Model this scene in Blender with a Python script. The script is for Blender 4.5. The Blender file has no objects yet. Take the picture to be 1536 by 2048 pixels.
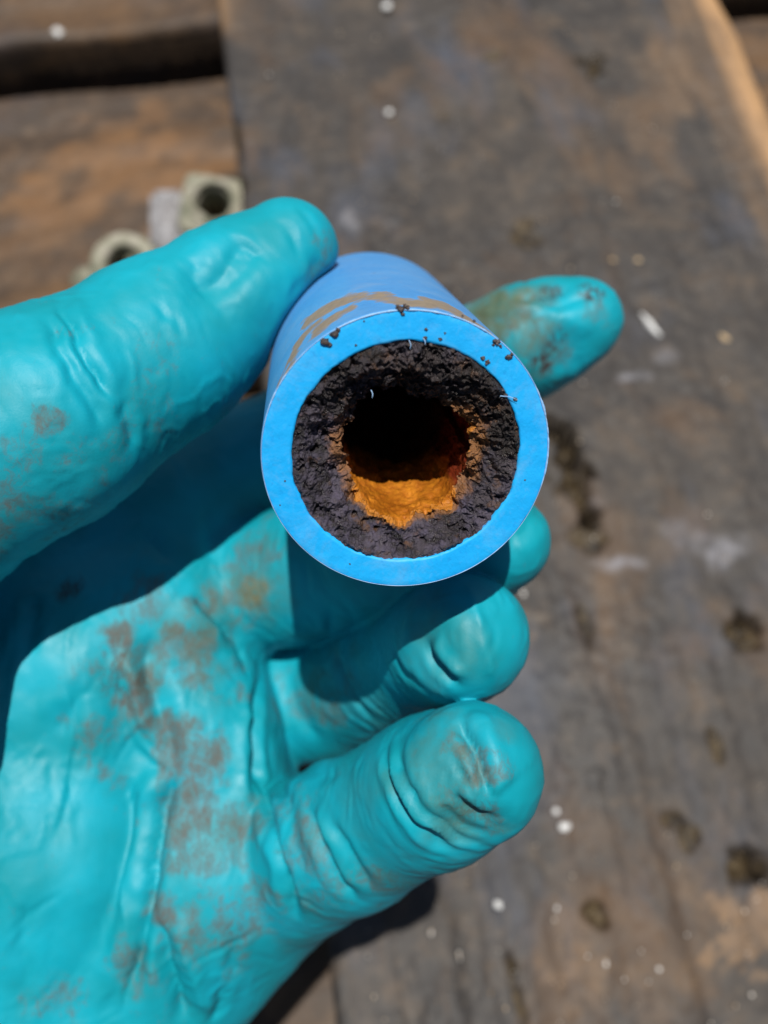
import bpy, bmesh, math, random
import numpy as np
from mathutils import Vector, Matrix

# ------------------------------------------------------------------ camera, sky, sun, exposure
scene = bpy.context.scene
TILT = math.radians(24.4)          # the phone looks down, tipped 24 degrees off the vertical
CAM_H = 0.25                      # metres above the top of the plank
F_PX = 1849.0                      # focal length in photograph pixels (4.1 mm on a 4.54 mm tall sensor)
cam_data = bpy.data.cameras.new("phone_camera")
cam = bpy.data.objects.new("phone_camera", cam_data)
scene.collection.objects.link(cam)
cam.location = (0, 0, CAM_H)
cam.rotation_euler = (TILT, 0, 0)
cam_data.sensor_fit = 'VERTICAL'
cam_data.sensor_height = 4.54
cam_data.lens = 4.1
cam_data.clip_start = 0.004
cam_data.clip_end = 50
cam_data.dof.use_dof = True
cam_data.dof.focus_distance = 0.092
cam_data.dof.aperture_fstop = 2.4
scene.camera = cam

# sun straight overhead (the shadows fall straight down on the boards)
SUN_CAM = np.array([-0.03, 0.51, 1.0]); SUN_CAM /= np.linalg.norm(SUN_CAM)
ct, st = math.cos(TILT), math.sin(TILT)
R_CW = np.array([[1, 0, 0], [0, -ct, st], [0, -st, -ct]])   # camera (right, down, forward) to world
sun_dir = R_CW @ SUN_CAM

world = bpy.data.worlds.new("World")
scene.world = world
world.use_nodes = True
wn = world.node_tree
sky = wn.nodes.new("ShaderNodeTexSky")
sky.sky_type = 'NISHITA'
sky.sun_disc = False
sky.sun_elevation = math.asin(-sun_dir[2])
sky.sun_rotation = math.atan2(-sun_dir[0], -sun_dir[1])
bg = wn.nodes["Background"]
bg.inputs["Strength"].default_value = 0.05
wn.links.new(sky.outputs[0], bg.inputs["Color"])

sd = bpy.data.lights.new("sun", 'SUN')
sd.energy = 5.0
sd.angle = math.radians(0.5)
sd.color = (1.0, 0.965, 0.90)
sun = bpy.data.objects.new("sun", sd)
scene.collection.objects.link(sun)
sun.location = (0, 0, 2)
sun.rotation_euler = Vector(tuple(sun_dir)).to_track_quat('-Z', 'Y').to_euler()

vs = scene.view_settings
vs.view_transform = 'Standard'
vs.look = 'None'
vs.exposure = 0.0
vs.gamma = 1.0

# ------------------------------------------------------------------ helpers
rng = np.random.default_rng(7)
random.seed(7)
MM = 0.001


def at(px, py, z):
    """photograph pixel and distance in mm -> millimetres (right, down, forward of the lens)"""
    return np.array([(px - 768) / F_PX * z, (py - 1024) / F_PX * z, z], float)


def to_world(p):
    p = np.asarray(p, float)
    w = p @ R_CW.T * MM
    w[..., 2] += CAM_H
    return w


def to_mm(w):
    w = np.array(w, float)
    w[..., 2] -= CAM_H
    return (w / MM) @ R_CW


def pix(p):
    p = np.asarray(p, float)
    return np.stack([p[..., 0] / p[..., 2] * F_PX + 768, p[..., 1] / p[..., 2] * F_PX + 1024], -1)


def on_level(px, py, level):
    """point in world metres where the ray through a photograph pixel meets height `level`"""
    d = R_CW @ np.array([(px - 768) / F_PX, (py - 1024) / F_PX, 1.0])
    t = (level - CAM_H) / d[2]
    return np.array([0, 0, CAM_H]) + d * t


def _hash(ix, iy, iz, seed):
    h = (ix * 374761393 + iy * 668265263 + iz * 2147483647 + seed * 974711) & 0xFFFFFFFF
    h = ((h ^ (h >> 13)) * 1274126177) & 0xFFFFFFFF
    h = ((h ^ (h >> 16)) * 2246822519) & 0xFFFFFFFF
    h = h ^ (h >> 15)
    return (h & 0xFFFF) / 32767.5 - 1.0


def vnoise(p, seed=0):
    p = np.asarray(p, float)
    i = np.floor(p).astype(np.int64)
    f = p - i
    f = f * f * f * (f * (f * 6 - 15) + 10)
    x, y, z = i[..., 0], i[..., 1], i[..., 2]
    fx, fy, fz = f[..., 0], f[..., 1], f[..., 2]
    r = 0
    for dx in (0, 1):
        for dy in (0, 1):
            for dz in (0, 1):
                w = (fx if dx else 1 - fx) * (fy if dy else 1 - fy) * (fz if dz else 1 - fz)
                r = r + w * _hash(x + dx, y + dy, z + dz, seed)
    return r


def fbm(p, octaves=4, seed=0, gain=0.5):
    r, a, s = 0, 1.0, 1.0
    for o in range(octaves):
        r = r + a * vnoise(np.asarray(p) * s + o * 17.31, seed + o)
        a *= gain
        s *= 2.03
    return r


def seg_dist(p, a, b):
    ab = b - a
    L = float(ab @ ab)
    t = np.clip((p - a) @ ab / max(L, 1e-9), 0, 1)
    return np.linalg.norm(p - a - t[..., None] * ab, axis=-1), t


def poly_dist(p, pts):
    """distance to a polyline and the fraction run along it"""
    best = np.full(p.shape[:-1], 1e9)
    tt = np.zeros(p.shape[:-1])
    n = len(pts) - 1
    for k in range(n):
        d, t = seg_dist(p, pts[k], pts[k + 1])
        m = d < best
        best = np.where(m, d, best)
        tt = np.where(m, (k + t) / n, tt)
    return best, tt


def smooth(x, a, b):
    t = np.clip((x - a) / (b - a), 0, 1)
    return t * t * (3 - 2 * t)


def make_mesh(name, verts, faces, mat, parent=None, origin=None, smooth_shade=True, attrs=None):
    """verts in world metres, faces a list or an (n,4)/(n,3) array; ONE mesh object with its origin at `origin`"""
    verts = np.asarray(verts, float)
    o3 = np.array(origin if origin is not None else (0, 0, 0), float)
    me = bpy.data.meshes.new(name)
    if isinstance(faces, np.ndarray):
        k = faces.shape[1]
        me.vertices.add(len(verts))
        me.vertices.foreach_set("co", (verts - o3).astype(np.float32).ravel())
        me.loops.add(faces.size)
        me.loops.foreach_set("vertex_index", faces.astype(np.int32).ravel())
        me.polygons.add(len(faces))
        me.polygons.foreach_set("loop_start", np.arange(0, faces.size, k, dtype=np.int32))
        me.polygons.foreach_set("loop_total", np.full(len(faces), k, np.int32))
        me.update(calc_edges=True)
        me.validate()
    else:
        me.from_pydata([tuple(v) for v in (verts - o3)], [], faces)
        me.update()
    for an, av in (attrs or {}).items():
        a = me.attributes.new(an, 'FLOAT', 'POINT')
        a.data.foreach_set("value", np.asarray(av, np.float32))
    me.polygons.foreach_set("use_smooth", np.full(len(me.polygons), smooth_shade, bool))
    me.materials.append(mat)
    ob = bpy.data.objects.new(name, me)
    scene.collection.objects.link(ob)
    ob.location = Vector(tuple(o3))
    if parent is not None:
        ob.parent = parent
        ob.matrix_parent_inverse = Matrix.Identity(4)
        ob.location = Vector(tuple(o3)) - parent.location
    return ob


def tag(o, label=None, cat=None, group=None, kind=None):
    if label: o["label"] = label
    if cat: o["category"] = cat
    if group: o["group"] = group
    if kind: o["kind"] = kind
    return o


def empty(name, loc):
    o = bpy.data.objects.new(name, None)
    o.empty_display_size = 0.01
    scene.collection.objects.link(o)
    o.location = Vector(tuple(loc))
    return o


# ------------------------------------------------------------------ materials
class Mat:
    def __init__(self, name):
        self.m = bpy.data.materials.new(name)
        self.m.use_nodes = True
        self.nt = self.m.node_tree
        self.b = self.nt.nodes["Principled BSDF"]
        self.tc = self.nt.nodes.new("ShaderNodeTexCoord")

    def n(self, t, **kw):
        x = self.nt.nodes.new(t)
        for k, v in kw.items():
            setattr(x, k, v)
        return x

    def link(self, a, b):
        self.nt.links.new(a, b)

    def coord(self, scale=(1, 1, 1), rot=(0, 0, 0)):
        m = self.n("ShaderNodeMapping")
        m.inputs["Scale"].default_value = scale
        m.inputs["Rotation"].default_value = rot
        self.link(self.tc.outputs["Object"], m.inputs["Vector"])
        return m.outputs[0]

    def noise(self, vec, scale, detail=4, rough=0.55, dist=0.0):
        x = self.n("ShaderNodeTexNoise")
        x.inputs["Scale"].default_value = scale
        x.inputs["Detail"].default_value = detail
        x.inputs["Roughness"].default_value = rough
        x.inputs["Distortion"].default_value = dist
        self.link(vec, x.inputs["Vector"])
        return x.outputs["Fac"]

    def ramp(self, fac, stops, interp='LINEAR'):
        x = self.n("ShaderNodeValToRGB")
        x.color_ramp.interpolation = interp
        e = x.color_ramp.elements
        while len(e) < len(stops):
            e.new(0.5)
        for k, (p, c) in enumerate(stops):
            e[k].position = p
            e[k].color = (c, c, c, 1) if isinstance(c, (int, float)) else (*c, 1)
        self.link(fac, x.inputs["Fac"])
        return x.outputs["Color"]

    def math(self, op, a, b=None, clamp=False):
        x = self.n("ShaderNodeMath", operation=op, use_clamp=clamp)
        for k, v in enumerate((a, b)):
            if v is None: continue
            if isinstance(v, (int, float)):
                x.inputs[k].default_value = v
            else:
                self.link(v, x.inputs[k])
        return x.outputs[0]

    def mix(self, fac, a, b, blend='MIX'):
        x = self.n("ShaderNodeMix", data_type='RGBA', blend_type=blend)
        for sock, v in ((x.inputs[0], fac), (x.inputs[6], a), (x.inputs[7], b)):
            if isinstance(v, (int, float)):
                sock.default_value = v
            elif isinstance(v, tuple):
                sock.default_value = (*v, 1)
            else:
                self.link(v, sock)
        return x.outputs[2]

    def attr(self, name):
        x = self.n("ShaderNodeAttribute", attribute_name=name)
        return x.outputs["Fac"]

    def bump(self, height, strength, dist):
        x = self.n("ShaderNodeBump")
        x.inputs["Strength"].default_value = strength
        x.inputs["Distance"].default_value = dist
        self.link(height, x.inputs["Height"])
        self.link(x.outputs[0], self.b.inputs["Normal"])

    def set(self, **kw):
        for k, v in kw.items():
            s = self.b.inputs[k.replace("_", " ")]
            if isinstance(v, (int, float)):
                s.default_value = v
            elif isinstance(v, tuple):
                s.default_value = (*v, 1) if len(v) == 3 and s.type == 'RGBA' else v
            else:
                self.link(v, s)
        return self.m


def wood_material(name, dark, mid, light, blue=0.25, rusty=0.2, bare=(0.46, 0.27, 0.13)):
    M = Mat(name)
    gr = M.coord((1, 0.10, 1))
    ob = M.coord()
    streak = M.noise(gr, 260, 6, 0.6, 0.4)
    broad = M.noise(ob, 17, 5, 0.6, 0.6)
    fine = M.noise(ob, 190, 5, 0.7)
    speck = M.noise(ob, 520, 4, 0.65)
    mott = M.noise(ob, 75, 6, 0.72, 0.3)
    base = M.ramp(broad, [(0.30, dark), (0.5, mid), (0.74, light)])
    base = M.mix(M.ramp(streak, [(0.34, 0.45), (0.58, 0.0)]), base, dark)
    base = M.mix(M.ramp(fine, [(0.5, 0.0), (0.68, 0.8)]), base, light)
    base = M.mix(M.ramp(mott, [(0.40, 0.6), (0.54, 0.0)]), base, dark)
    base = M.mix(M.ramp(mott, [(0.54, 0.0), (0.68, 0.45)]), base, (0.135, 0.092, 0.058))
    bl = M.noise(M.coord((1, 0.45, 1)), 31, 4, 0.6)
    base = M.mix(M.math('MULTIPLY', M.ramp(bl, [(0.53, 0.0), (0.72, 1.0)]), blue), base, (0.085, 0.105, 0.15))
    rs = M.noise(M.coord((1, 0.6, 1), (0, 0, 0.4)), 24, 5, 0.65, 0.5)
    base = M.mix(M.math('MULTIPLY', M.ramp(rs, [(0.52, 0.0), (0.70, 1.0)]), rusty), base, (0.17, 0.09, 0.036))
    base = M.mix(M.ramp(speck, [(0.66, 0.0), (0.76, 0.5)]), base, (0.22, 0.17, 0.11))
    base = M.mix(M.ramp(speck, [(0.25, 0.8), (0.35, 0.0)]), base, (0.03, 0.026, 0.024))
    base = M.mix(M.math('MULTIPLY', M.attr("chalk"), M.ramp(fine, [(0.35, 0.1), (0.62, 1.0)])), base, (0.27, 0.27, 0.30))
    worn = M.attr("worn")
    wmask = M.math('MULTIPLY', worn, M.ramp(M.noise(M.coord((1, 0.4, 1)), 110, 5, 0.68), [(0.25, 0.35), (0.55, 1.0)]))
    base = M.mix(wmask, base, bare)
    pit = M.attr("pit")
    base = M.mix(pit, base, M.mix(M.ramp(fine, [(0.4, 0.0), (0.65, 1.0)]), (0.014, 0.010, 0.007), (0.10, 0.070, 0.034)))  # brown inside the pits, with their shadow darkened into the colour
    h = M.math('ADD', M.math('MULTIPLY', streak, 0.7), M.math('MULTIPLY', fine, 0.5))
    M.bump(h, 0.55, 0.0012)
    return M.set(Base_Color=base, Roughness=M.ramp(broad, [(0.3, 0.52), (0.7, 0.72)]), Specular_IOR_Level=0.35)


wood_plank = wood_material("weathered_scaffold_wood", (0.029, 0.026, 0.025), (0.053, 0.046, 0.041), (0.080, 0.065, 0.052), 0.42, 0.42)
wood_deck = wood_material("brown_deck_wood", (0.040, 0.028, 0.020), (0.080, 0.050, 0.030), (0.118, 0.072, 0.040), 0.15, 0.85, (0.30, 0.145, 0.05))


def glove_material():
    M = Mat("teal_nitrile")
    ob = M.coord()
    n1 = M.noise(M.coord((1.0, 0.5, 0.8), (0.3, 0.2, 0.35)), 1050, 8, 0.76, 0.6)
    n2 = M.noise(ob, 2600, 5, 0.65)
    n3 = M.noise(ob, 90, 3, 0.5)
    n4 = M.noise(ob, 210, 5, 0.65, 0.8)
    base = M.mix(M.ramp(n3, [(0.35, 0.0), (0.65, 1.0)]), (0.002, 0.265, 0.32), (0.003, 0.345, 0.45))
    dirt = M.attr("dirt")
    film = M.math('MULTIPLY', M.ramp(dirt, [(0.12, 0.0), (0.9, 1.0)]), M.ramp(n4, [(0.36, 0.0), (0.66, 0.55)]))
    base = M.mix(film, base, (0.060, 0.17, 0.15))
    s = M.math('ADD', M.math('MULTIPLY', dirt, 0.31), M.math('ADD', M.math('MULTIPLY', n1, 0.70), M.math('MULTIPLY', n4, 0.30)))
    spots = M.ramp(s, [(0.62, 0.0), (0.72, 0.34), (0.85, 0.74)])
    base = M.mix(spots, base, M.mix(n2, (0.065, 0.042, 0.034), (0.18, 0.10, 0.066)))
    mud = M.attr("mud")
    mm = M.math('MULTIPLY', mud, M.ramp(n1, [(0.3, 0.3), (0.58, 1.0)]))
    base = M.mix(mm, base, (0.24, 0.15, 0.05))
    olive = M.math('MULTIPLY', M.attr("olive"), M.ramp(n4, [(0.28, 0.25), (0.6, 0.85)]))
    base = M.mix(olive, base, (0.075, 0.12, 0.062))
    soot = M.math('MULTIPLY', M.attr("soot"), M.ramp(n1, [(0.44, 0.0), (0.54, 1.0)]))
    base = M.mix(soot, base, (0.035, 0.025, 0.025))
    h = M.math('ADD', M.math('MULTIPLY', n1, 0.4), M.math('MULTIPLY', n2, 0.5))
    M.bump(h, 0.24, 0.0002)
    rough = M.math('ADD', M.ramp(n4, [(0.3, 0.44), (0.7, 0.60)]), M.math('MULTIPLY', spots, 0.3))
    return M.set(Base_Color=base, Roughness=rough, Specular_IOR_Level=0.32)


glove_mat = glove_material()


def plastic_material(name, colour, pale, rough=0.42):
    M = Mat(name)
    ob = M.coord()
    n1 = M.noise(ob, 900, 4, 0.6)
    n2 = M.noise(ob, 130, 4, 0.6)
    n3 = M.noise(M.coord((1, 1, 0.08)), 1400, 4, 0.6)
    base = M.mix(M.ramp(n2, [(0.35, 0.0), (0.7, 1.0)]), colour, pale)
    base = M.mix(M.ramp(M.noise(ob, 260, 6, 0.7, 0.6), [(0.5, 0.0), (0.75, 0.22)]), base, (0.36, 0.40, 0.46))
    scr = M.noise(M.coord((1, 0.06, 1), (0.5, 0.3, 0.9)), 1100, 3, 0.6)
    base = M.mix(M.ramp(scr, [(0.66, 0.0), (0.74, 0.35)]), base, pale)
    sp = M.ramp(M.noise(ob, 520, 3, 0.5), [(0.73, 0.0), (0.78, 0.5)])
    base = M.mix(sp, base, (0.13, 0.12, 0.22))
    saw = M.noise(M.coord((1, 0.045, 1), (0, 0, 0.55)), 1500, 4, 0.65)
    base = M.mix(M.ramp(saw, [(0.55, 0.0), (0.72, 0.30)]), base, (0.10, 0.42, 0.80))
    base = M.mix(M.ramp(saw, [(0.28, 0.35), (0.42, 0.0)]), base, (0.004, 0.20, 0.60))
    mud = M.attr("mud")
    base = M.mix(M.ramp(M.math('ADD', M.math('MULTIPLY', mud, 0.5), M.math('MULTIPLY', M.math('ADD', n1, M.math('MULTIPLY', n2, 1.2)), 0.36)), [(0.60, 0.0), (0.70, 0.5), (0.84, 0.9)]), base,
                 M.mix(n1, (0.17, 0.115, 0.05), (0.42, 0.30, 0.15)))
    M.bump(M.math('ADD', n1, M.math('ADD', M.math('MULTIPLY', n3, 0.4), M.math('MULTIPLY', saw, 0.9))), 0.22, 0.0003)
    return M.set(Base_Color=base, Roughness=M.math('ADD', rough, M.math('MULTIPLY', mud, 0.3)), Specular_IOR_Level=0.45)


pipe_side_mat = plastic_material("blue_pipe_skin", (0.075, 0.32, 0.72), (0.11, 0.37, 0.76), 0.42)
pipe_face_mat = plastic_material("cut_blue_plastic", (0.003, 0.385, 0.86), (0.012, 0.43, 0.88), 0.55)

M = Mat("plastic_burr")
burr_mat = M.set(Base_Color=M.mix(M.noise(M.coord(), 900, 3), (0.12, 0.38, 0.78), (0.45, 0.62, 0.82)), Roughness=0.5)


def crust_material():
    M = Mat("black_rust_crust")
    ob = M.coord()
    n1 = M.noise(ob, 1300, 6, 0.7)
    n2 = M.noise(ob, 260, 5, 0.65, 0.6)
    n3 = M.noise(ob, 3600, 3, 0.6)
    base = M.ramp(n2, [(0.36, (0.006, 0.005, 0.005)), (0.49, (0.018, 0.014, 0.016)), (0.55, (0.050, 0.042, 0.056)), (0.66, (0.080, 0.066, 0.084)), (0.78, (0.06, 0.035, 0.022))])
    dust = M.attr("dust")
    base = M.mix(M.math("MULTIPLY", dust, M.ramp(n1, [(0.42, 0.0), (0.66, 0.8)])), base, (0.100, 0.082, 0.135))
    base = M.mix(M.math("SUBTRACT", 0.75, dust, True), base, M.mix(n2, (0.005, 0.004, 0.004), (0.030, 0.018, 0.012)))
    base = M.mix(M.ramp(n3, [(0.62, 0.0), (0.72, 0.5)]), base, (0.16, 0.12, 0.10))
    base = M.mix(M.ramp(M.noise(ob, 420, 5, 0.7), [(0.56, 0.0), (0.68, 0.75)]), base, (0.13, 0.062, 0.028))
    ru = M.attr("rust")
    s = M.math('ADD', ru, M.math('MULTIPLY', M.math('SUBTRACT', M.math('ADD', M.math('MULTIPLY', n1, 0.5), M.math('MULTIPLY', n2, 0.5)), 0.5), 1.3))
    base = M.mix(M.ramp(s, [(0.27, 0.0), (0.55, 0.85)]), base, M.mix(n1, (0.13, 0.055, 0.02), (0.40, 0.17, 0.05)))
    base = M.mix(M.ramp(s, [(0.84, 0.0), (0.92, 1.0)]), base, M.mix(n1, (0.42, 0.13, 0.008), (0.62, 0.24, 0.02)))
    M.bump(M.math('ADD', n1, M.math('MULTIPLY', n3, 0.4)), 0.8, 0.0006)
    return M.set(Base_Color=base, Roughness=M.ramp(n1, [(0.38, 0.20), (0.6, 0.7)]), Specular_IOR_Level=0.55)


crust_mat = crust_material()
M = Mat("rust_paste_and_shade")
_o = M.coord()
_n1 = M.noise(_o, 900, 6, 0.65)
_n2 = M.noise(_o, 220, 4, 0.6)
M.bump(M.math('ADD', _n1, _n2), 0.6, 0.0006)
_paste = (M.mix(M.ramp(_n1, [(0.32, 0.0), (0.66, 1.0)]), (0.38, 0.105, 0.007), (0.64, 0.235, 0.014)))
_bore_shade = M.mix(_n1, (0.012, 0.008, 0.008), (0.05, 0.02, 0.012))  # near-black colour painted in for the shade inside the bore
_bore_shade = M.mix(M.attr("bounce_red"), _bore_shade, (0.16, 0.022, 0.006))  # dark red painted in for indirect light on the right wall
rust_mat = M.set(Base_Color=M.mix(M.ramp(M.math("ADD", M.attr("rust"), M.math("MULTIPLY", M.math("SUBTRACT", _n2, 0.5), 0.8)), [(0.35, 0.0), (0.62, 1.0)]), _bore_shade, M.mix(M.ramp(_n2, [(0.35, 0.55), (0.6, 0.0)]), _paste, (0.20, 0.05, 0.006))),
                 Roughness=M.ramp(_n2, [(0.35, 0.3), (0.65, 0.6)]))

M = Mat("black_crumb_grit")
_n1 = M.noise(M.coord(), 2500, 4, 0.6)
crumb_mat = M.set(Base_Color=M.ramp(_n1, [(0.35, (0.015, 0.012, 0.014)), (0.7, (0.10, 0.07, 0.06))]), Roughness=0.6)

M = Mat("chalky_green_fitting")
_n1 = M.noise(M.coord(), 130, 4, 0.6)
_n2 = M.noise(M.coord(), 500, 4, 0.6)
M.bump(_n2, 0.4, 0.001)
fitting_mat = M.set(Base_Color=M.mix(M.ramp(_n2, [(0.45, 0.0), (0.7, 0.6)]), M.ramp(_n1, [(0.34, (0.09, 0.105, 0.065)), (0.5, (0.24, 0.235, 0.17)), (0.64, (0.42, 0.39, 0.32))]), (0.16, 0.13, 0.09)), Roughness=0.7)
M = Mat("scuffed_grey_fitting")
_n1 = M.noise(M.coord(), 160, 4, 0.6)
fitting_grey_mat = M.set(Base_Color=M.ramp(_n1, [(0.34, (0.19, 0.18, 0.18)), (0.66, (0.42, 0.41, 0.42))]), Roughness=0.65)
M = Mat("dark_soil")
_n1 = M.noise(M.coord(), 40, 6, 0.7)
M.bump(_n1, 0.6, 0.01)
soil_mat = M.set(Base_Color=M.ramp(_n1, [(0.3, (0.02, 0.016, 0.012)), (0.7, (0.06, 0.045, 0.032))]), Roughness=0.9)


def chip_material(name, a, b):
    M = Mat(name)
    return M.set(Base_Color=M.mix(M.noise(M.coord(), 700, 3), a, b), Roughness=0.6)


white_chip = chip_material("white_grit", (0.55, 0.54, 0.52), (0.85, 0.85, 0.84))
tan_chip = chip_material("tan_splinter", (0.36, 0.24, 0.12), (0.58, 0.44, 0.27))

# ------------------------------------------------------------------ the boards
PHI = math.radians(8.7)                      # the plank runs 8.7 degrees off the view
U = np.array([math.cos(PHI), math.sin(PHI), 0])     # across the plank
V = np.array([-math.sin(PHI), math.cos(PHI), 0])    # along the plank
Z3 = np.array([0, 0, 1.0])
left0 = on_level(435, 0, 0)
right0 = on_level(1462, 0, 0)
uL = float(left0 @ U)
uR = float(right0 @ U)
THICK = 0.038
DECK = -THICK - 0.002                        # top of the cross boards under the plank


def uv_of(px, py, level=0.0):
    p = on_level(px, py, level)
    return float(p @ U), float(p @ V)


def plank_mesh(name, mat, u0, u1, v0, v1, top, thick, step, pits=(), edge_r=0.004, seed=0, axis='V', wear=None, chips=0.0012, parent=None):
    """a board with a displaced top skin, rounded worn arrises and closed sides; u across, v along"""
    nu = max(8, int((u1 - u0) / step))
    nv = max(8, int((v1 - v0) / step))
    eu = np.array([0, 0.0006, 0.0015, 0.003, 0.0048, 0.007, 0.010])
    us = np.concatenate([u0 + eu, np.linspace(u0 + 0.013, u1 - 0.016, nu), u1 - np.array([0.0135, 0.011, 0.009, 0.0065, 0.0045, 0.0025, 0.001, 0])])
    vsn = np.linspace(v0, v1, nv)
    UU, VV = np.meshgrid(us, vsn, indexing='ij')
    q = np.stack([UU, VV, np.zeros_like(UU)], -1)
    gv = q * np.array([1, 0.12, 1]) if axis == 'V' else q * np.array([0.12, 1, 1])
    H = 0.0010 * fbm(gv * 90, 4, seed) + 0.0012 * fbm(q * 22, 3, seed + 5) + 0.00035 * fbm(q * 420, 3, seed + 9)
    worn = np.zeros_like(UU)
    pit = np.zeros_like(UU)
    # rounded arrises
    for uu, r, sgn in ((u0, edge_r[0] if isinstance(edge_r, tuple) else edge_r, 1), (u1, edge_r[1] if isinstance(edge_r, tuple) else edge_r, -1)):
        d = (UU - uu) * sgn
        rr = r * (1 + 0.25 * fbm(np.stack([VV * 30, UU * 0, UU * 0 + uu * 9], -1), 3, seed + 3))
        drop = np.where(d < rr, rr - np.sqrt(np.maximum(rr ** 2 - (rr - d) ** 2, 0)), 0)
        H = H - drop
    for (pu, pv, ru, rv, depth) in pits:
        w = fbm(q * 200 + pu * 50, 4, seed + 21) * 0.62
        d = np.sqrt(((UU - pu) / ru) ** 2 + ((VV - pv) / rv) ** 2) + w
        m = 1 - smooth(d, 0.62, 1.0)
        H = H - depth * m * (0.75 + 0.5 * fbm(q * 500, 2, seed + 31)) + 0.0003 * np.exp(-((d - 1.12) / 0.16) ** 2)
        pit = np.maximum(pit, 1 - smooth(d, 0.6, 1.15))
    if wear is not None:
        worn = wear(UU, VV)
    P = UU[..., None] * U + VV[..., None] * V + (top + H)[..., None] * Z3
    n0, n1 = P.shape[:2]
    verts = P.reshape(-1, 3)
    idx = np.arange(n0 * n1).reshape(n0, n1)
    quads = np.stack([idx[:-1, :-1], idx[1:, :-1], idx[1:, 1:], idx[:-1, 1:]], -1).reshape(-1, 4)
    # sides and bottom
    loop = np.concatenate([idx[:, 0], idx[-1, 1:], idx[-2::-1, -1], idx[0, -2:0:-1]])
    low = verts[loop].copy()
    low[:, 2] = top - thick
    nb = len(loop)
    li = np.arange(nb) + len(verts)
    side = np.stack([loop, li, np.roll(li, -1), np.roll(loop, -1)], -1)
    verts = np.concatenate([verts, low])
    faces = np.concatenate([quads, side])
    zero = np.zeros(nb)
    a_w = np.concatenate([worn.ravel(), zero])
    a_p = np.concatenate([pit.ravel(), zero])
    chalk = np.zeros_like(UU)
    cn = fbm(np.stack([UU * 110, VV * 110, UU * 0], -1), 4, 91)
    for px, py, ru, rv, am in ((1235, 1125, 0.0065, 0.0026, 0.8), (1475, 1100, 0.008, 0.006, 0.6), (1400, 1085, 0.006, 0.004, 0.35), (1262, 762, 0.008, 0.0022, 0.7), (700, 450, 0.003, 0.006, 0.5), (1345, 1050, 0.004, 0.004, 0.3), (1180, 1010, 0.004, 0.003, 0.3), (1330, 720, 0.004, 0.003, 0.3)):
        u, v = uv_of(px, py)
        d = np.hypot((UU - u) / ru, (VV - v) / rv) + 0.7 * cn
        chalk = np.maximum(chalk, am * (1 - smooth(d, 0.2, 1.2)))
    a_c = np.concatenate([chalk.ravel(), zero])
    org = (u0 + u1) / 2 * U + (v0 + v1) / 2 * V + (top - thick) * Z3
    # turn the board's own frame along its grain: vertices are stored relative to a rotated origin
    ang = PHI if axis == 'V' else PHI + math.pi / 2
    c, s = math.cos(-ang), math.sin(-ang)
    rel = verts - org
    rot = np.stack([rel[:, 0] * c - rel[:, 1] * s, rel[:, 0] * s + rel[:, 1] * c, rel[:, 2]], -1)
    ob = make_mesh(name, rot, faces, mat, None, None, True, {"worn": a_w, "pit": a_p, "chalk": a_c})
    ob.location = Vector(tuple(org)) - (parent.location if parent else Vector())
    ob.rotation_euler = (0, 0, ang)
    if parent:
        ob.parent = parent
    return ob


def pit_px(px, py, w, h, depth):
    u, v = uv_of(px, py)
    k = float(np.linalg.norm(on_level(px + 10, py, 0) - on_level(px, py, 0))) / 10
    return (u, v, w / 2 * k, h / 2 * k * 1.1, depth)


pits = [pit_px(1132, 880, 78, 120, 0.020), pit_px(1150, 965, 84, 160, 0.010), pit_px(1178, 1065, 60, 90, 0.003),
        pit_px(1185, 128, 60, 46, 0.011), pit_px(1492, 1268, 80, 78, 0.009), pit_px(1488, 1738, 92, 92, 0.013),
        pit_px(1195, 1822, 50, 54, 0.006), pit_px(985, 115, 46, 34, 0.0018), pit_px(890, 232, 22, 18, 0.003),
        pit_px(1055, 470, 50, 60, 0.0015), pit_px(1372, 1662, 40, 46, 0.002), pit_px(1430, 1490, 30, 60, 0.002),
        pit_px(1022, 1930, 14, 60, 0.004), pit_px(1032, 1990, 14, 70, 0.005), pit_px(1052, 2050, 16, 70, 0.005),
        pit_px(1170, 1260, 26, 110, 0.0014), pit_px(1350, 1640, 50, 30, 0.002), pit_px(470, 260, 16, 150, 0.010), pit_px(478, 350, 16, 90, 0.010)]


def plank_wear(UU, VV):
    e = smooth(UU + 0.005 * fbm(np.stack([UU * 200, VV * 9, UU * 0], -1), 3, 6), uR - 0.026, uR - 0.010)
    q = np.stack([UU * 60, VV * 14, UU * 0], -1)
    w = e * (0.85 + 0.55 * fbm(q * np.array([2.2, 0.8, 1]), 4, 4))
    streak = np.exp(-((UU - (uR - 0.033)) / 0.010) ** 2) * np.clip(fbm(q * 1.3, 3, 14), 0, 1) * 0.4
    w = np.maximum(w, streak)
    w = np.maximum(w, np.exp(-((UU - uL) / 0.004) ** 2) * np.clip(0.35 + fbm(q, 3, 24), 0, 0.5))
    for px, py, r in ((1505, 1835, 0.007), (1530, 1860, 0.007), (1440, 1890, 0.004), (1130, 1950, 0.009), (1480, 1905, 0.005), (1180, 1960, 0.006)):
        u, v = uv_of(px, py)
        n = fbm(np.stack([UU * 190, VV * 150, UU * 0], -1), 6, 44, 0.72)
        d = np.hypot(UU - u, (VV - v) * 1.2) / r + 0.9 * n
        w = np.maximum(w, (1 - smooth(d, 0.3, 1.1)) * (0.30 if px > 1400 else 0.16))
    return np.clip(w, 0, 1)


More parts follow.
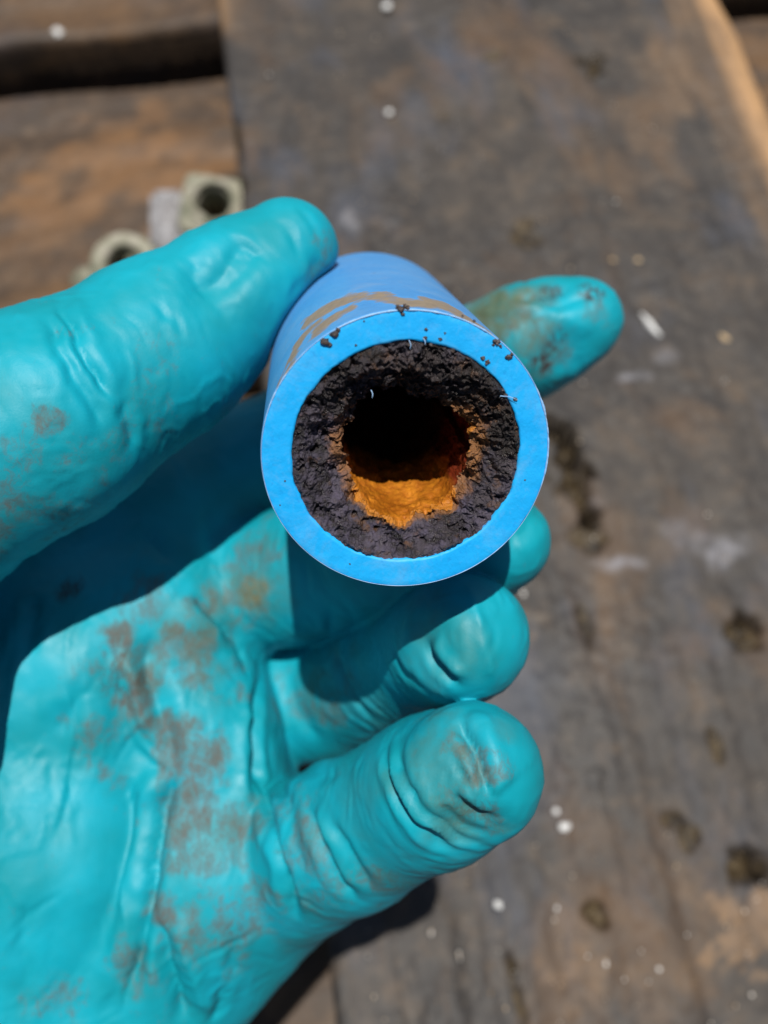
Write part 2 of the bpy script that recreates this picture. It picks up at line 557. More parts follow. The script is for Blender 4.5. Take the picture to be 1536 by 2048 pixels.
_, v_top = uv_of(900, -260)
_, v_bot = uv_of(900, 2500)
plank = plank_mesh("wooden_plank", wood_plank, uL, uR, v_bot, v_top, 0.0, THICK, 0.0011, pits, (0.003, 0.011), 3, 'V', plank_wear)
tag(plank, "wide grey weathered plank across the deck, gouged and knotted, pale along its right edge", "plank")

# the deck: cross boards running under the plank, with an open gap between them
ground = make_mesh("ground", np.array([[-3, -3, -0.16], [3, -3, -0.16], [3, 3, -0.16], [-3, 3, -0.16]], float), [(0, 1, 2, 3)], soil_mat, None, None, False)
tag(ground, kind="structure")
deck = empty("deck", (0, 0, DECK))
tag(deck, kind="structure")
_, g_far = uv_of(200, 74, DECK)
_, g_near = uv_of(200, 176, DECK)


def deck_wear(UU, VV):
    w = np.zeros_like(UU)
    n = fbm(np.stack([UU * 60, VV * 90, UU * 0], -1), 5, 61, 0.6)
    for px, py, r, a in ((260, 330, 0.030, 0.42), (200, 380, 0.022, 0.40), (360, 300, 0.02, 0.3), (90, 470, 0.02, 0.2)):
        u, v = uv_of(px, py, DECK)
        d = np.hypot((UU - u) * 0.6, VV - v) / r + 0.5 * n
        w = np.maximum(w, a * (1 - smooth(d, 0.3, 1.1)))
    return np.clip(w, 0, 1)


dw = 0.150
spans = [(g_far, g_far + dw, 'far'), (g_near - dw, g_near, 'near'), (g_near - 2 * dw - 0.014, g_near - dw - 0.014, 'low'), (g_near - 3 * dw - 0.026, g_near - 2 * dw - 0.026, 'low')]
for k, (a, b, w) in enumerate(spans):
    # board runs along U: build it in a turned frame by swapping the axes
    def build(a=a, b=b, k=k):
        u0, u1, step = -0.42, 0.42, 0.0022
        us = np.linspace(u0, u1, int((u1 - u0) / step))
        ev = np.array([0, 0.0008, 0.002, 0.004])
        vv = np.concatenate([a + ev, np.linspace(a + 0.007, b - 0.007, int((b - a) / step)), b - ev[::-1]])
        UU, VV = np.meshgrid(us, vv, indexing='ij')
        q = np.stack([UU, VV, np.zeros_like(UU)], -1)
        H = 0.0010 * fbm(q * np.array([10, 80, 1]), 4, 70 + k) + 0.0012 * fbm(q * 20, 3, 80 + k) + 0.0004 * fbm(q * 350, 3, 90 + k)
        for vd in (VV - a, b - VV):
            r = 0.004
            H = H - np.where(vd < r, r - np.sqrt(np.maximum(r * r - (r - vd) ** 2, 0)), 0)
        P = UU[..., None] * U + VV[..., None] * V + (DECK + H)[..., None] * Z3
        n0, n1 = UU.shape
        idx = np.arange(n0 * n1).reshape(n0, n1)
        verts = P.reshape(-1, 3)
        quads = np.stack([idx[:-1, :-1], idx[1:, :-1], idx[1:, 1:], idx[:-1, 1:]], -1).reshape(-1, 4)
        loop = np.concatenate([idx[:, 0], idx[-1, 1:], idx[-2::-1, -1], idx[0, -2:0:-1]])
        low = verts[loop].copy()
        low[:, 2] = DECK - 0.034
        li = np.arange(len(loop)) + len(verts)
        side = np.stack([loop, li, np.roll(li, -1), np.roll(loop, -1)], -1)
        verts = np.concatenate([verts, low])
        worn = np.concatenate([deck_wear(UU, VV).ravel(), np.zeros(len(loop))])
        org = (a + b) / 2 * V + DECK * Z3
        ang = PHI + math.pi / 2
        c, s = math.cos(-ang), math.sin(-ang)
        rel = verts - org
        rot = np.stack([rel[:, 0] * c - rel[:, 1] * s, rel[:, 0] * s + rel[:, 1] * c, rel[:, 2]], -1)
        ob = make_mesh("deck_board", rot, np.concatenate([quads, side]), wood_deck, None, None, True, {"worn": worn, "pit": worn * 0})
        ob.parent = deck
        ob.location = Vector(tuple(org)) - deck.location
        ob.rotation_euler = (0, 0, ang)
    build()

# ------------------------------------------------------------------ the pipe
K = 0.86
R_OUT, R_IN, P_LEN = 16.0 * K, 12.65 * K, 58.0 * K
front = at(813, 911, 102.0 * K)
back = at(737, 700, 156.0 * K)
ax = back - front
ax /= np.linalg.norm(ax)
eu_ = np.cross(np.array([0, 1.0, 0]), ax); eu_ /= np.linalg.norm(eu_)      # roughly image right
ev_ = np.cross(ax, eu_)                                                     # roughly image down
NT = 320
th = np.linspace(0, 2 * np.pi, NT, endpoint=False)


def pipe_pt(r, theta, depth):
    r, theta, depth = np.broadcast_arrays(r, theta, depth)
    return front + (r * np.cos(theta))[..., None] * eu_ + (r * np.sin(theta))[..., None] * ev_ + depth[..., None] * ax


def lathe(name, prof, mat, parent, origin, attr_fn=None, jitter=None, nt=NT, closed=False):
    """revolve (radius, depth) pairs about the pipe's axis; attr_fn(points) gives vertex attributes"""
    tt = np.linspace(0, 2 * np.pi, nt, endpoint=False)
    prof = np.array(prof, float)
    r = prof[:, 0][:, None] + 0 * tt
    d = prof[:, 1][:, None] + 0 * tt
    if jitter is not None:
        r, d = jitter(r, d, tt)
    P = pipe_pt(r, tt[None, :] + 0 * r, d)
    m = len(prof)
    idx = np.arange(m * nt).reshape(m, nt)
    nx = np.roll(idx, -1, axis=1)
    rows = range(m) if closed else range(m - 1)
    quads = np.concatenate([np.stack([idx[k], nx[k], nx[(k + 1) % m], idx[(k + 1) % m]], -1) for k in rows])
    v = P.reshape(-1, 3)
    at_ = attr_fn(v) if attr_fn else None
    return make_mesh(name, to_world(v), quads, mat, parent, origin, True, at_)


pipe_org = to_world(pipe_pt(0.0, 0.0, P_LEN))
pipe = empty("pipe", pipe_org)
tag(pipe, "short cut length of blue plastic pipe, bore choked with black and orange rust", "pipe")


def ray_plane(px, py, depth):
    """where a photograph ray meets the plane `depth` mm behind the pipe's cut face"""
    d = at(px, py, 1.0)
    c = front + depth * ax
    return d * ((c @ ax) / (d @ ax))


def ray_cyl(px, py, r=R_OUT):
    d = at(px, py, 1.0)
    dp = d - (d @ ax) * ax
    cp = -front + (front @ ax) * ax
    A, B, C = dp @ dp, 2 * dp @ cp, cp @ cp - r * r
    disc = max(B * B - 4 * A * C, 0)
    return d * ((-B - math.sqrt(disc)) / (2 * A))


smears = [([(578, 735), (590, 700), (610, 668), (640, 640)], 1.0), ([(612, 650), (650, 622), (700, 600), (745, 592), (775, 596)], 1.5),
          ([(760, 600), (820, 606), (880, 612), (940, 640), (975, 662)], 1.0), ([(850, 598), (900, 612), (950, 645)], 0.9), ([(632, 662), (660, 640), (700, 618)], 1.1),
          ([(548, 800), (560, 760), (575, 730)], 0.5), ([(532, 860), (536, 830)], 0.4)]
smears3 = [([ray_cyl(*q) for q in pl], w) for pl, w in smears]


def side_attr(v):
    m = np.zeros(len(v))
    n = fbm(v * 0.55, 4, 77)
    for pl, w in smears3:
        sq = lambda a: a - 0.68 * ((a - front) @ ax)[..., None] * ax
        d, _ = poly_dist(sq(v), sq(np.array(pl)))
        m = np.maximum(m, 1 - smooth(d / w + 0.45 * n, 0.3, 1.25))
    return {"mud": m * 0.95}


side_prof = [(R_OUT - 0.15, 0.0), (R_OUT, 0.25)] + [(R_OUT, 0.25 + (P_LEN - 0.5) * (k / 110) ** 1.2) for k in range(1, 111)] + [(R_OUT - 0.3, P_LEN), (R_IN, P_LEN)] + [(R_IN, P_LEN - k * 9.0) for k in range(1, 6)] + [(R_IN, 0.3)]
lathe("pipe_wall", side_prof, pipe_side_mat, pipe, pipe_org, side_attr)


def face_attr(v):
    m = np.zeros(len(v))
    n = fbm(v * 1.1, 4, 78)
    for x, y, r in ((720, 650, 1.0), (810, 660, 1.2), (860, 660, 1.0), (960, 700, 1.2), (1010, 760, 0.8), (1050, 860, 0.7), (640, 720, 0.8), (575, 900, 0.7), (700, 1120, 0.9), (930, 1120, 0.8)):
        d = np.linalg.norm(v - ray_plane(x, y, 0), axis=1) / r
        m = np.maximum(m, 0.42 * (1 - smooth(d + 0.5 * n, 0.2, 1.2)))
    return {"mud": m}


def face_jit(r, d, tt):
    n = fbm(np.stack([np.cos(tt) * 9, np.sin(tt) * 9, tt * 0], -1), 4, 31)
    r = r.copy()
    d = d + 0.03 * fbm(np.stack([r * np.cos(tt) * 0.9, r * np.sin(tt) * 0.9, r * 0], -1), 3, 36)
    r[-2:] += 0.10 * n[None]
    return r, d


lathe("cut_face", [(R_OUT - 0.15, 0.004), (R_OUT - 0.3, -0.03), (15.2 * K, -0.035), (14.4 * K, -0.03), (13.6 * K, -0.03), (12.95 * K, -0.03), (12.7 * K, 0.0), (12.66 * K, 0.45)], pipe_face_mat, pipe, pipe_org, face_attr, face_jit)


def burr_jit(r, d, tt):
    n = fbm(np.stack([np.cos(tt) * 26, np.sin(tt) * 26, tt * 0], -1), 4, 12)
    big = np.clip(0.45 + 0.9 * fbm(np.stack([np.cos(tt) * 3, np.sin(tt) * 3, tt * 0], -1), 3, 15), 0.08, 1.3)
    big = big * (0.2 + 0.8 * smooth(-np.sin(tt - 0.35), -0.35, 0.5))
    return R_OUT - 0.09 + (r - (R_OUT - 0.09)) * (0.35 + big * (0.9 + 0.5 * n)), -0.01 + (d + 0.01) * (0.35 + big * (0.9 + 0.6 * n))


br = 0.075
lathe("burr", [(R_OUT - 0.09 + br * math.cos(a), -0.01 + br * 1.2 * math.sin(a)) for a in np.linspace(0, 2 * np.pi, 7)[:-1]], burr_mat, pipe, pipe_org, None, burr_jit, 900, True)

# crust: slopes from the bore at the cut face back and in to a ragged lip, then the rust-lined bore
LIP_D = 3.6
lip_px = [(945, 900), (948, 872), (932, 848), (905, 820), (880, 812), (850, 792), (815, 788), (790, 772), (765, 776), (742, 772), (728, 790), (708, 806), (700, 828),
          (694, 850), (684, 872), (688, 900), (694, 925), (702, 960), (716, 992), (745, 1012), (775, 1024), (800, 1030), (830, 1020), (860, 1012), (890, 1002), (915, 985), (925, 955), (936, 930)]
lip3 = np.array([ray_plane(x, y, LIP_D) for x, y in lip_px]) - front
lu, lv = lip3 @ eu_, lip3 @ ev_
la, lr = np.arctan2(lv, lu) % (2 * np.pi), np.hypot(lu, lv)
o_ = np.argsort(la)
la, lr = la[o_], lr[o_]
NC = 860
tc = np.linspace(0, 2 * np.pi, NC, endpoint=False)
lip_r = np.interp(tc, np.concatenate([la - 2 * np.pi, la, la + 2 * np.pi]), np.tile(lr, 3))
lip_r = lip_r - 0.5 * np.maximum(fbm(np.stack([np.cos(tc) * 3.1, np.sin(tc) * 3.1, tc * 0 + 4], -1), 2, 57), 0) ** 1.5 * np.where(np.sin(tc) < 0.3, 1.6, 0.6) + 0.36 * fbm(np.stack([np.cos(tc) * 5, np.sin(tc) * 5, tc * 0], -1), 5, 51, 0.6)
NS = 110
ss = np.linspace(0, 1, NS)[:, None]
rr = R_IN + 0.06 + (lip_r[None] - R_IN) * ss
dd = 0.25 + (LIP_D - 0.25) * ss ** 1.15
# the upper crust bulges forward, nearly flush with the cut
up = np.clip(-np.sin(tc), 0, 1)[None]
dd = dd - 1.3 * up * np.sin(np.pi * np.clip(ss, 0, 1)) ** 0.8
qx = np.stack([rr * np.cos(tc), rr * np.sin(tc), dd + 0 * tc], -1)
env = smooth(ss, 0.0, 0.10)
rgt_ = np.clip(np.cos(tc), 0, 1)[None]
chunky = np.clip(0.35 + 0.9 * up + 0.5 * np.clip(np.cos(tc), 0, 1)[None], 0, 1.25)
lump = 0.60 * fbm(qx * 0.62, 2, 101) + chunky * (0.55 * (1 - np.abs(fbm(qx * 1.15, 3, 111))) ** 2 - 0.25) + (0.05 + 0.17 * chunky) * (0.55 + 0.9 * np.clip(fbm(qx * 0.9, 2, 123), -0.5, 1)) * fbm(qx * 4.2, 4, 121, 0.62) + 0.20 * np.clip(up + 0.4 * rgt_, 0, 1) * (1 - np.abs(fbm(np.stack([np.cos(tc)[None] * 5 + 0 * rr, np.sin(tc)[None] * 5 + 0 * rr, rr * 1.6], -1), 3, 125))) ** 3
pits_ = np.clip(fbm(qx * 1.3, 3, 131) - 0.35, 0, 1) * 1.3
dd = dd + 0.9 * smooth(ss, 0.6, 1.0) * fbm(np.stack([np.cos(tc) * 3, np.sin(tc) * 3, tc * 0], -1), 4, 58)[None]
dd = dd - env * (lump - pits_ * 0.8) + 0.18 * (1 - env) * fbm(qx * 3, 2, 141)
rr = rr + env * (0.28 * fbm(qx * 1.6 + 40, 4, 151)) * (1 - 0.3 * ss)
low = np.clip(np.sin(tc), 0, 1)[None]
lft = np.clip(-np.cos(tc), 0, 1)[None]
rgt = np.clip(np.cos(tc), 0, 1)[None]
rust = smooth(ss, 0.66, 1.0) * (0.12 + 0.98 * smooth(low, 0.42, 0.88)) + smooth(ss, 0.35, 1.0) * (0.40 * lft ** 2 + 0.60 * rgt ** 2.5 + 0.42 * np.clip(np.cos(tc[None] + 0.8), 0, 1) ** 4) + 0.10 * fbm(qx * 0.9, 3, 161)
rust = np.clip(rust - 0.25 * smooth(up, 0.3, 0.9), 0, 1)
P = pipe_pt(rr, tc[None] + 0 * rr, dd)
idx = np.arange(NS * NC).reshape(NS, NC)
nxi = np.roll(idx, -1, axis=1)
quads = np.stack([idx[:-1], nxi[:-1], nxi[1:], idx[1:]], -1).reshape(-1, 4)
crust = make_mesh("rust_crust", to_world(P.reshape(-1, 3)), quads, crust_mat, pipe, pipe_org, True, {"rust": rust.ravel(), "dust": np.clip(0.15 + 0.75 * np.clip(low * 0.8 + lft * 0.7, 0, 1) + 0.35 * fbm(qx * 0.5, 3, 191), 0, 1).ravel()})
# bore lining, continuing from the lip
NB = 90
sb = np.linspace(0, 1, NB)[:, None]
endr, endd = rr[-1], dd[-1]
db = endd[None] + (P_LEN - 1 - endd[None]) * sb ** 1.4
ker = np.ones(61) / 61
end_s = np.convolve(np.concatenate([endr[-30:], endr, endr[:30]]), ker, mode='valid')
rb = endr[None] + (end_s - endr)[None] * smooth(sb, 0, 0.07) + (0.9 * smooth(sb, 0, 0.08) + 0.4 * sb) * np.where(low > 0.2, 0.4, 1.0)
qb = np.stack([rb * np.cos(tc), rb * np.sin(tc), db], -1)
rb = rb + smooth(sb, 0, 0.03) * (0.35 * fbm(qb * 0.5, 3, 171) + 0.12 * fbm(qb * 2.2, 3, 181))
# the deposit is closed to a near plug, shaped to darken the far end
plug = smooth(db, 22, 44)
rb = rb * (1 - plug) + 0.6 * plug
lin_sunlit_rust = np.clip(np.sin(tc - 0.05)[None] * 2.4 - 1.0, 0, 1) * (1 - smooth(db, 14, 30))  # orange kept to the sunlit floor; shade above and deeper is painted
P = pipe_pt(rb, tc[None] + 0 * rb, db)
idx = np.arange(NB * NC).reshape(NB, NC)
nxi = np.roll(idx, -1, axis=1)
quads = np.stack([idx[:-1], nxi[:-1], nxi[1:], idx[1:]], -1).reshape(-1, 4)
make_mesh("rust_lining", to_world(P.reshape(-1, 3)), quads, rust_mat, pipe, pipe_org, True, {"rust": lin_sunlit_rust.ravel(), "bounce_red": np.broadcast_to(np.clip(np.cos(tc - 0.2) * 1.6 - 0.5, 0, 1)[None] * (1 - smooth(db, 18, 30)), db.shape).ravel()})


def lump_mesh(seed, n=2, rough=0.35):
    bm = bmesh.new()
    bmesh.ops.create_icosphere(bm, subdivisions=n, radius=1.0)
    v = np.array([x.co[:] for x in bm.verts])
    f = [tuple(x.index for x in fc.verts) for fc in bm.faces]
    bm.free()
    v = v * (1 + rough * fbm(v * 1.7 + seed * 3.1, 3, seed))[:, None]
    return v, f


crumb_spots = [(650, 682, 1.0), (668, 668, 0.9), (660, 690, 0.55), (676, 660, 0.5), (800, 618, 0.75), (812, 614, 0.7), (806, 628, 0.5), (795, 612, 0.4), (992, 684, 0.75), (1000, 692, 0.45),
               (986, 690, 0.35), (1018, 714, 0.7), (1024, 708, 0.4), (852, 658, 0.4), (880, 678, 0.42), (890, 666, 0.25), (975, 724, 0.65), (965, 716, 0.5), (820, 688, 0.6), (850, 676, 0.5), (862, 690, 0.45),
               (905, 700, 0.5), (1004, 780, 0.55), (1012, 790, 0.4), (1030, 798, 0.5), (948, 642, 0.35), (925, 632, 0.3), (700, 1128, 0.22), (1050, 960, 0.2), (570, 962, 0.2), (560, 1010, 0.18), (728, 642, 0.2), (712, 690, 0.25)]
for k, (x, y, s) in enumerate(crumb_spots):
    v, f = lump_mesh(200 + k, 2, 0.55)
    base = ray_plane(x, y, -0.05)
    v = base + (v * 0.42 * s) * np.array([1, 0.8, 0.7])
    make_mesh("crumb", to_world(v), f, crumb_mat, pipe, to_world(base), False)
# stray plastic fibres left by the saw
fib_bm = [((1000, 792), (1036, 800)), ((818, 680), (820, 698)), ((742, 780), (744, 796)), ((846, 676), (850, 690))]
for (x0, y0), (x1, y1) in fib_bm:
    a, b = ray_plane(x0, y0, -0.15), ray_plane(x1, y1, -0.5)
    d = b - a
    d /= np.linalg.norm(d)
    s1 = np.cross(d, ax); s1 /= np.linalg.norm(s1)
    s2 = np.cross(d, s1)
    ring = []
    for t, w in ((0, 0.045), (0.5, 0.04), (1, 0.015)):
        c = a + (b - a) * t + s1 * 0.12 * math.sin(t * 3)
        for q in range(5):
            an = q / 5 * 2 * math.pi
            ring.append(c + w * (math.cos(an) * s1 + math.sin(an) * s2))
    f = [(r * 5 + q, r * 5 + (q + 1) % 5, (r + 1) * 5 + (q + 1) % 5, (r + 1) * 5 + q) for r in range(2) for q in range(5)]
    make_mesh("plastic_fibre", to_world(np.array(ring)), f, burr_mat, pipe, to_world(a), True)

# ------------------------------------------------------------------ the gloved hand: one continuous skin
# joints: (pixel x, pixel y, distance mm, radius mm)
def J(px, py, z, r):
    return np.append(at(px, py, z), r)


def C(x, y, z, r):
    return np.array([x, y, z, r], float)


wrist_r = C(-96, 74, 136, 16)
wrist_u = C(-66, 104, 138, 17)
cmc = C(-65, 38, 112, 13.5)
digits = {
    "thumb": [cmc, C(-60, 5, 108, 12.4), J(-60, 905, 108, 13.1), J(90, 838, 109, 12.6), J(320, 700, 115, 10.8), J(480, 585, 118, 8.9), J(574, 502, 119, 6.6)],
    "index": [J(300, 1060, 150, 12), J(480, 950, 156, 11), J(640, 865, 157, 9.9), J(880, 755, 151, 9.4), J(1050, 684, 144, 8.6), J(1120, 655, 142, 7.4), J(1168, 638, 141, 5.8)],
    "middle": [J(390, 1190, 151, 11.5), J(600, 1150, 144, 10.4), J(780, 1105, 131, 9.2), J(950, 1090, 121, 7.7), J(1002, 1083, 117, 6.2)],
    "ring": [J(430, 1410, 157, 11.5), J(680, 1385, 154, 10.8), J(850, 1310, 132, 9.2), J(928, 1275, 111, 7.7)],
    "pinky": [J(530, 1752, 141, 12.2), J(700, 1668, 124, 9.7), J(870, 1580, 111, 8.6), J(942, 1548, 104, 8.0)],
}
palm = [(digits["index"][0], wrist_r), (digits["middle"][0], wrist_r), (digits["ring"][0], wrist_u), (digits["pinky"][0], wrist_u),
        (digits["index"][0], digits["middle"][0]), (digits["middle"][0], digits["ring"][0]), (J(410, 1430, 154, 11.0), J(500, 1735, 144, 11.0)),
        (J(300, 1250, 142, 12), J(395, 1480, 139, 10.5)), (J(300, 1250, 142, 12), J(140, 1330, 139, 14)), (J(395, 1480, 139, 10.5), J(420, 1740, 134, 11)),
        (J(420, 1740, 134, 11.0), J(150, 1975, 138, 15)), (J(150, 1975, 140, 15), wrist_u), (J(-120, 1420, 152, 12), J(60, 1480, 148, 13)),
        (C(-78, 8, 116, 9), J(220, 1060, 152, 10)), (C(-82, 25, 126, 9), J(130, 1300, 152, 11)), (J(-120, 1420, 152, 12), C(-84, 44, 126, 11)),
        (wrist_r, C(-122, 128, 146, 22)), (wrist_u, C(-112, 140, 146, 22)), (wrist_r, wrist_u)]
thenar = [(J(150, 1340, 139, 14), J(100, 1700, 137, 17)), (J(100, 1700, 137, 17), J(50, 2050, 138, 19)), (C(-78, 50, 124, 12), J(50, 2050, 142, 17))]


def cone_d(p, a, b):
    d, t = seg_dist(p, a[:3], b[:3])
    return d - (a[3] + (b[3] - a[3]) * t)


def smin(a, b, k):
    h = np.maximum(k - np.abs(a - b), 0) / k
    return np.minimum(a, b) - h * h * k * 0.25


def facet(px, py, z, n, k=1.6):
    n = np.array(n, float)
    return (at(px, py, z), n / np.linalg.norm(n), k)


facets = {"pinky": [facet(930, 1640, 99.2, (-0.05, 0.62, -0.78)), facet(1045, 1500, 97.6, (0.52, -0.22, -0.82)), facet(885, 1520, 97.4, (-0.42, 0.05, -0.9))],
          "ring": [facet(860, 1290, 107.0, (-0.62, 0.20, -0.76)), facet(1010, 1230, 105.2, (0.45, -0.30, -0.84))],
          "index": [facet(1090, 600, 135.5, (0.0, -0.75, -0.66)), facet(1120, 700, 136.0, (0.25, 0.5, -0.83))]}


def hand_sdf(p):
    pm = None
    for a, b in palm:
        d = cone_d(p, a, b)
        pm = d if pm is None else smin(pm, d, 7.0)
    ball = None
    for a, b in thenar:
        d = cone_d(p, a, b)
        ball = d if ball is None else smin(ball, d, 6.0)
    # the ball of the thumb folds against the palm lower down and runs into it higher up
    pm = smin(pm, ball, 1.6 + 6.0 * (1 - smooth(p[..., 1], 27.0, 40.0)))
    fs = {}
    for nme, js in digits.items():
        f = None
        for a, b in zip(js[:-1], js[1:]):
            d = cone_d(p, a, b)
            f = d if f is None else smin(f, d, 2.5)
        # flat facets where the loose fingertip rubber is pulled taut
        for c, nrm, k in facets.get(nme, []):
            rel = p - c
            off = rel @ nrm
            pl = off - 0.035 * np.maximum((rel * rel).sum(-1) - off ** 2, 0)
            hh = np.maximum(k - np.abs(f - pl), 0) / k
            f = np.maximum(f, pl) + hh * hh * k * 0.25
        fs[nme] = f
    res = pm
    for nme in ("thumb", "index", "middle", "ring", "pinky"):
        f = fs[nme]
        # a finger runs smoothly into the palm, and meets its neighbour in a tight cleft
        k = {"thumb": 9.0, "index": 5.0, "middle": 2.2, "ring": 1.2, "pinky": 1.2}[nme]
        res = smin(res, f, k) if nme == "thumb" else np.minimum(smin(pm, f, k), smin(res, f, 0.8))
    # the glove lies against the pipe and never enters it
    rel = p - front
    t = rel @ ax
    rad = np.linalg.norm(rel - t[..., None] * ax, axis=-1)
    cyl = np.maximum(rad - (R_OUT + 0.12), np.maximum(-t - 0.05, t - P_LEN - 0.1))
    h = np.maximum(1.2 - np.abs(res + cyl), 0) / 1.2
    return np.maximum(res, -cyl) + h * h * 1.2 * 0.25


def surface_nets(fn, lo, hi, h, block=4):
    lo = np.array(lo, float)
    nb = np.ceil((np.array(hi) - lo) / (h * block)).astype(int)
    n = nb * block
    cs = [lo[k] + (np.arange(nb[k]) + 0.5 - 0.5 / block) * h * block for k in range(3)]
    G = np.stack(np.meshgrid(*cs, indexing='ij'), -1).reshape(-1, 3)
    dc = np.concatenate([fn(g) for g in np.array_split(G, 8)]).reshape(nb)
    D = np.repeat(np.repeat(np.repeat(np.sign(dc).astype(np.float32) * 5, block, 0), block, 1), block, 2)
    act = np.argwhere(np.abs(dc) < h * block * 1.3 + 0.6)
    o = np.stack(np.meshgrid(*[np.arange(block)] * 3, indexing='ij'), -1).reshape(-1, 3)
    I = (act[:, None, :] * block + o[None]).reshape(-1, 3)
    for ch in np.array_split(I, max(1, len(I) // 200000)):
        D[ch[:, 0], ch[:, 1], ch[:, 2]] = fn(lo + ch * h)
    S = D < 0
    cnt = np.zeros(n - 1, np.int8)
    for dx in (0, 1):
        for dy in (0, 1):
            for dz in (0, 1):
                cnt += S[dx:n[0] - 1 + dx, dy:n[1] - 1 + dy, dz:n[2] - 1 + dz]
    cells = np.argwhere((cnt > 0) & (cnt < 8))
    vid = np.full(n - 1, -1, np.int32)
    vid[cells[:, 0], cells[:, 1], cells[:, 2]] = np.arange(len(cells))
    acc = np.zeros((len(cells), 3))
    num = np.zeros(len(cells))
    corners = [(a, b, c) for a in (0, 1) for b in (0, 1) for c in (0, 1)]
    for a in corners:
        for b in corners:
            if sum(np.abs(np.subtract(a, b))) == 1 and a < b:
                A = cells + np.array(a)
                B = cells + np.array(b)
                da = D[A[:, 0], A[:, 1], A[:, 2]]
                dbb = D[B[:, 0], B[:, 1], B[:, 2]]
                m = (da < 0) != (dbb < 0)
                t = np.where(m, da / np.where(da == dbb, 1, da - dbb), 0)
                acc += m[:, None] * (np.array(a) + t[:, None] * (np.array(b) - np.array(a)))
                num += m
    verts = lo + (cells + acc / num[:, None]) * h
    faces = []
    for axn in range(3):
        o1, o2 = (axn + 1) % 3, (axn + 2) % 3
        sl0 = [slice(None)] * 3
        sl1 = [slice(None)] * 3
        sl0[axn] = slice(0, n[axn] - 1)
        sl1[axn] = slice(1, n[axn])
        chg = S[tuple(sl0)] != S[tuple(sl1)]
        E = np.argwhere(chg)
        E = E[(E[:, o1] > 0) & (E[:, o2] > 0) & (E[:, o1] < n[o1] - 1) & (E[:, o2] < n[o2] - 1)]
        flip = S[E[:, 0], E[:, 1], E[:, 2]]
        def cell(d1, d2):
            c = E.copy()
            c[:, o1] -= d1
            c[:, o2] -= d2
            return vid[c[:, 0], c[:, 1], c[:, 2]]
        q = np.stack([cell(1, 1), cell(0, 1), cell(0, 0), cell(1, 0)], -1)
        q[~flip] = q[~flip][:, ::-1]
        faces.append(q)
    return verts, np.concatenate(faces)


HV, HF = surface_nets(hand_sdf, (-150, -46, 78), (52, 158, 202), 0.43)


def vert_normals(v, f):
    fn = np.cross(v[f[:, 2]] - v[f[:, 0]], v[f[:, 3]] - v[f[:, 1]])
    n = np.zeros_like(v)
    for k in range(4):
        for c in range(3):
            n[:, c] += np.bincount(f[:, k], fn[:, c], len(v))
    return n / np.maximum(np.linalg.norm(n, axis=1), 1e-9)[:, None]


HN = vert_normals(HV, HF)
hp = pix(HV)
facing = np.einsum('ij,ij->i', HN, HV) < 0


def front_point(x, y):
    d2 = (hp[:, 0] - x) ** 2 + (hp[:, 1] - y) ** 2
    d2 = np.where(facing, d2, 1e12)
    near = np.where(d2 < max(d2.min(), 14.0 ** 2) + 1)[0]
    return HV[near[np.argmin(HV[near, 2])]]


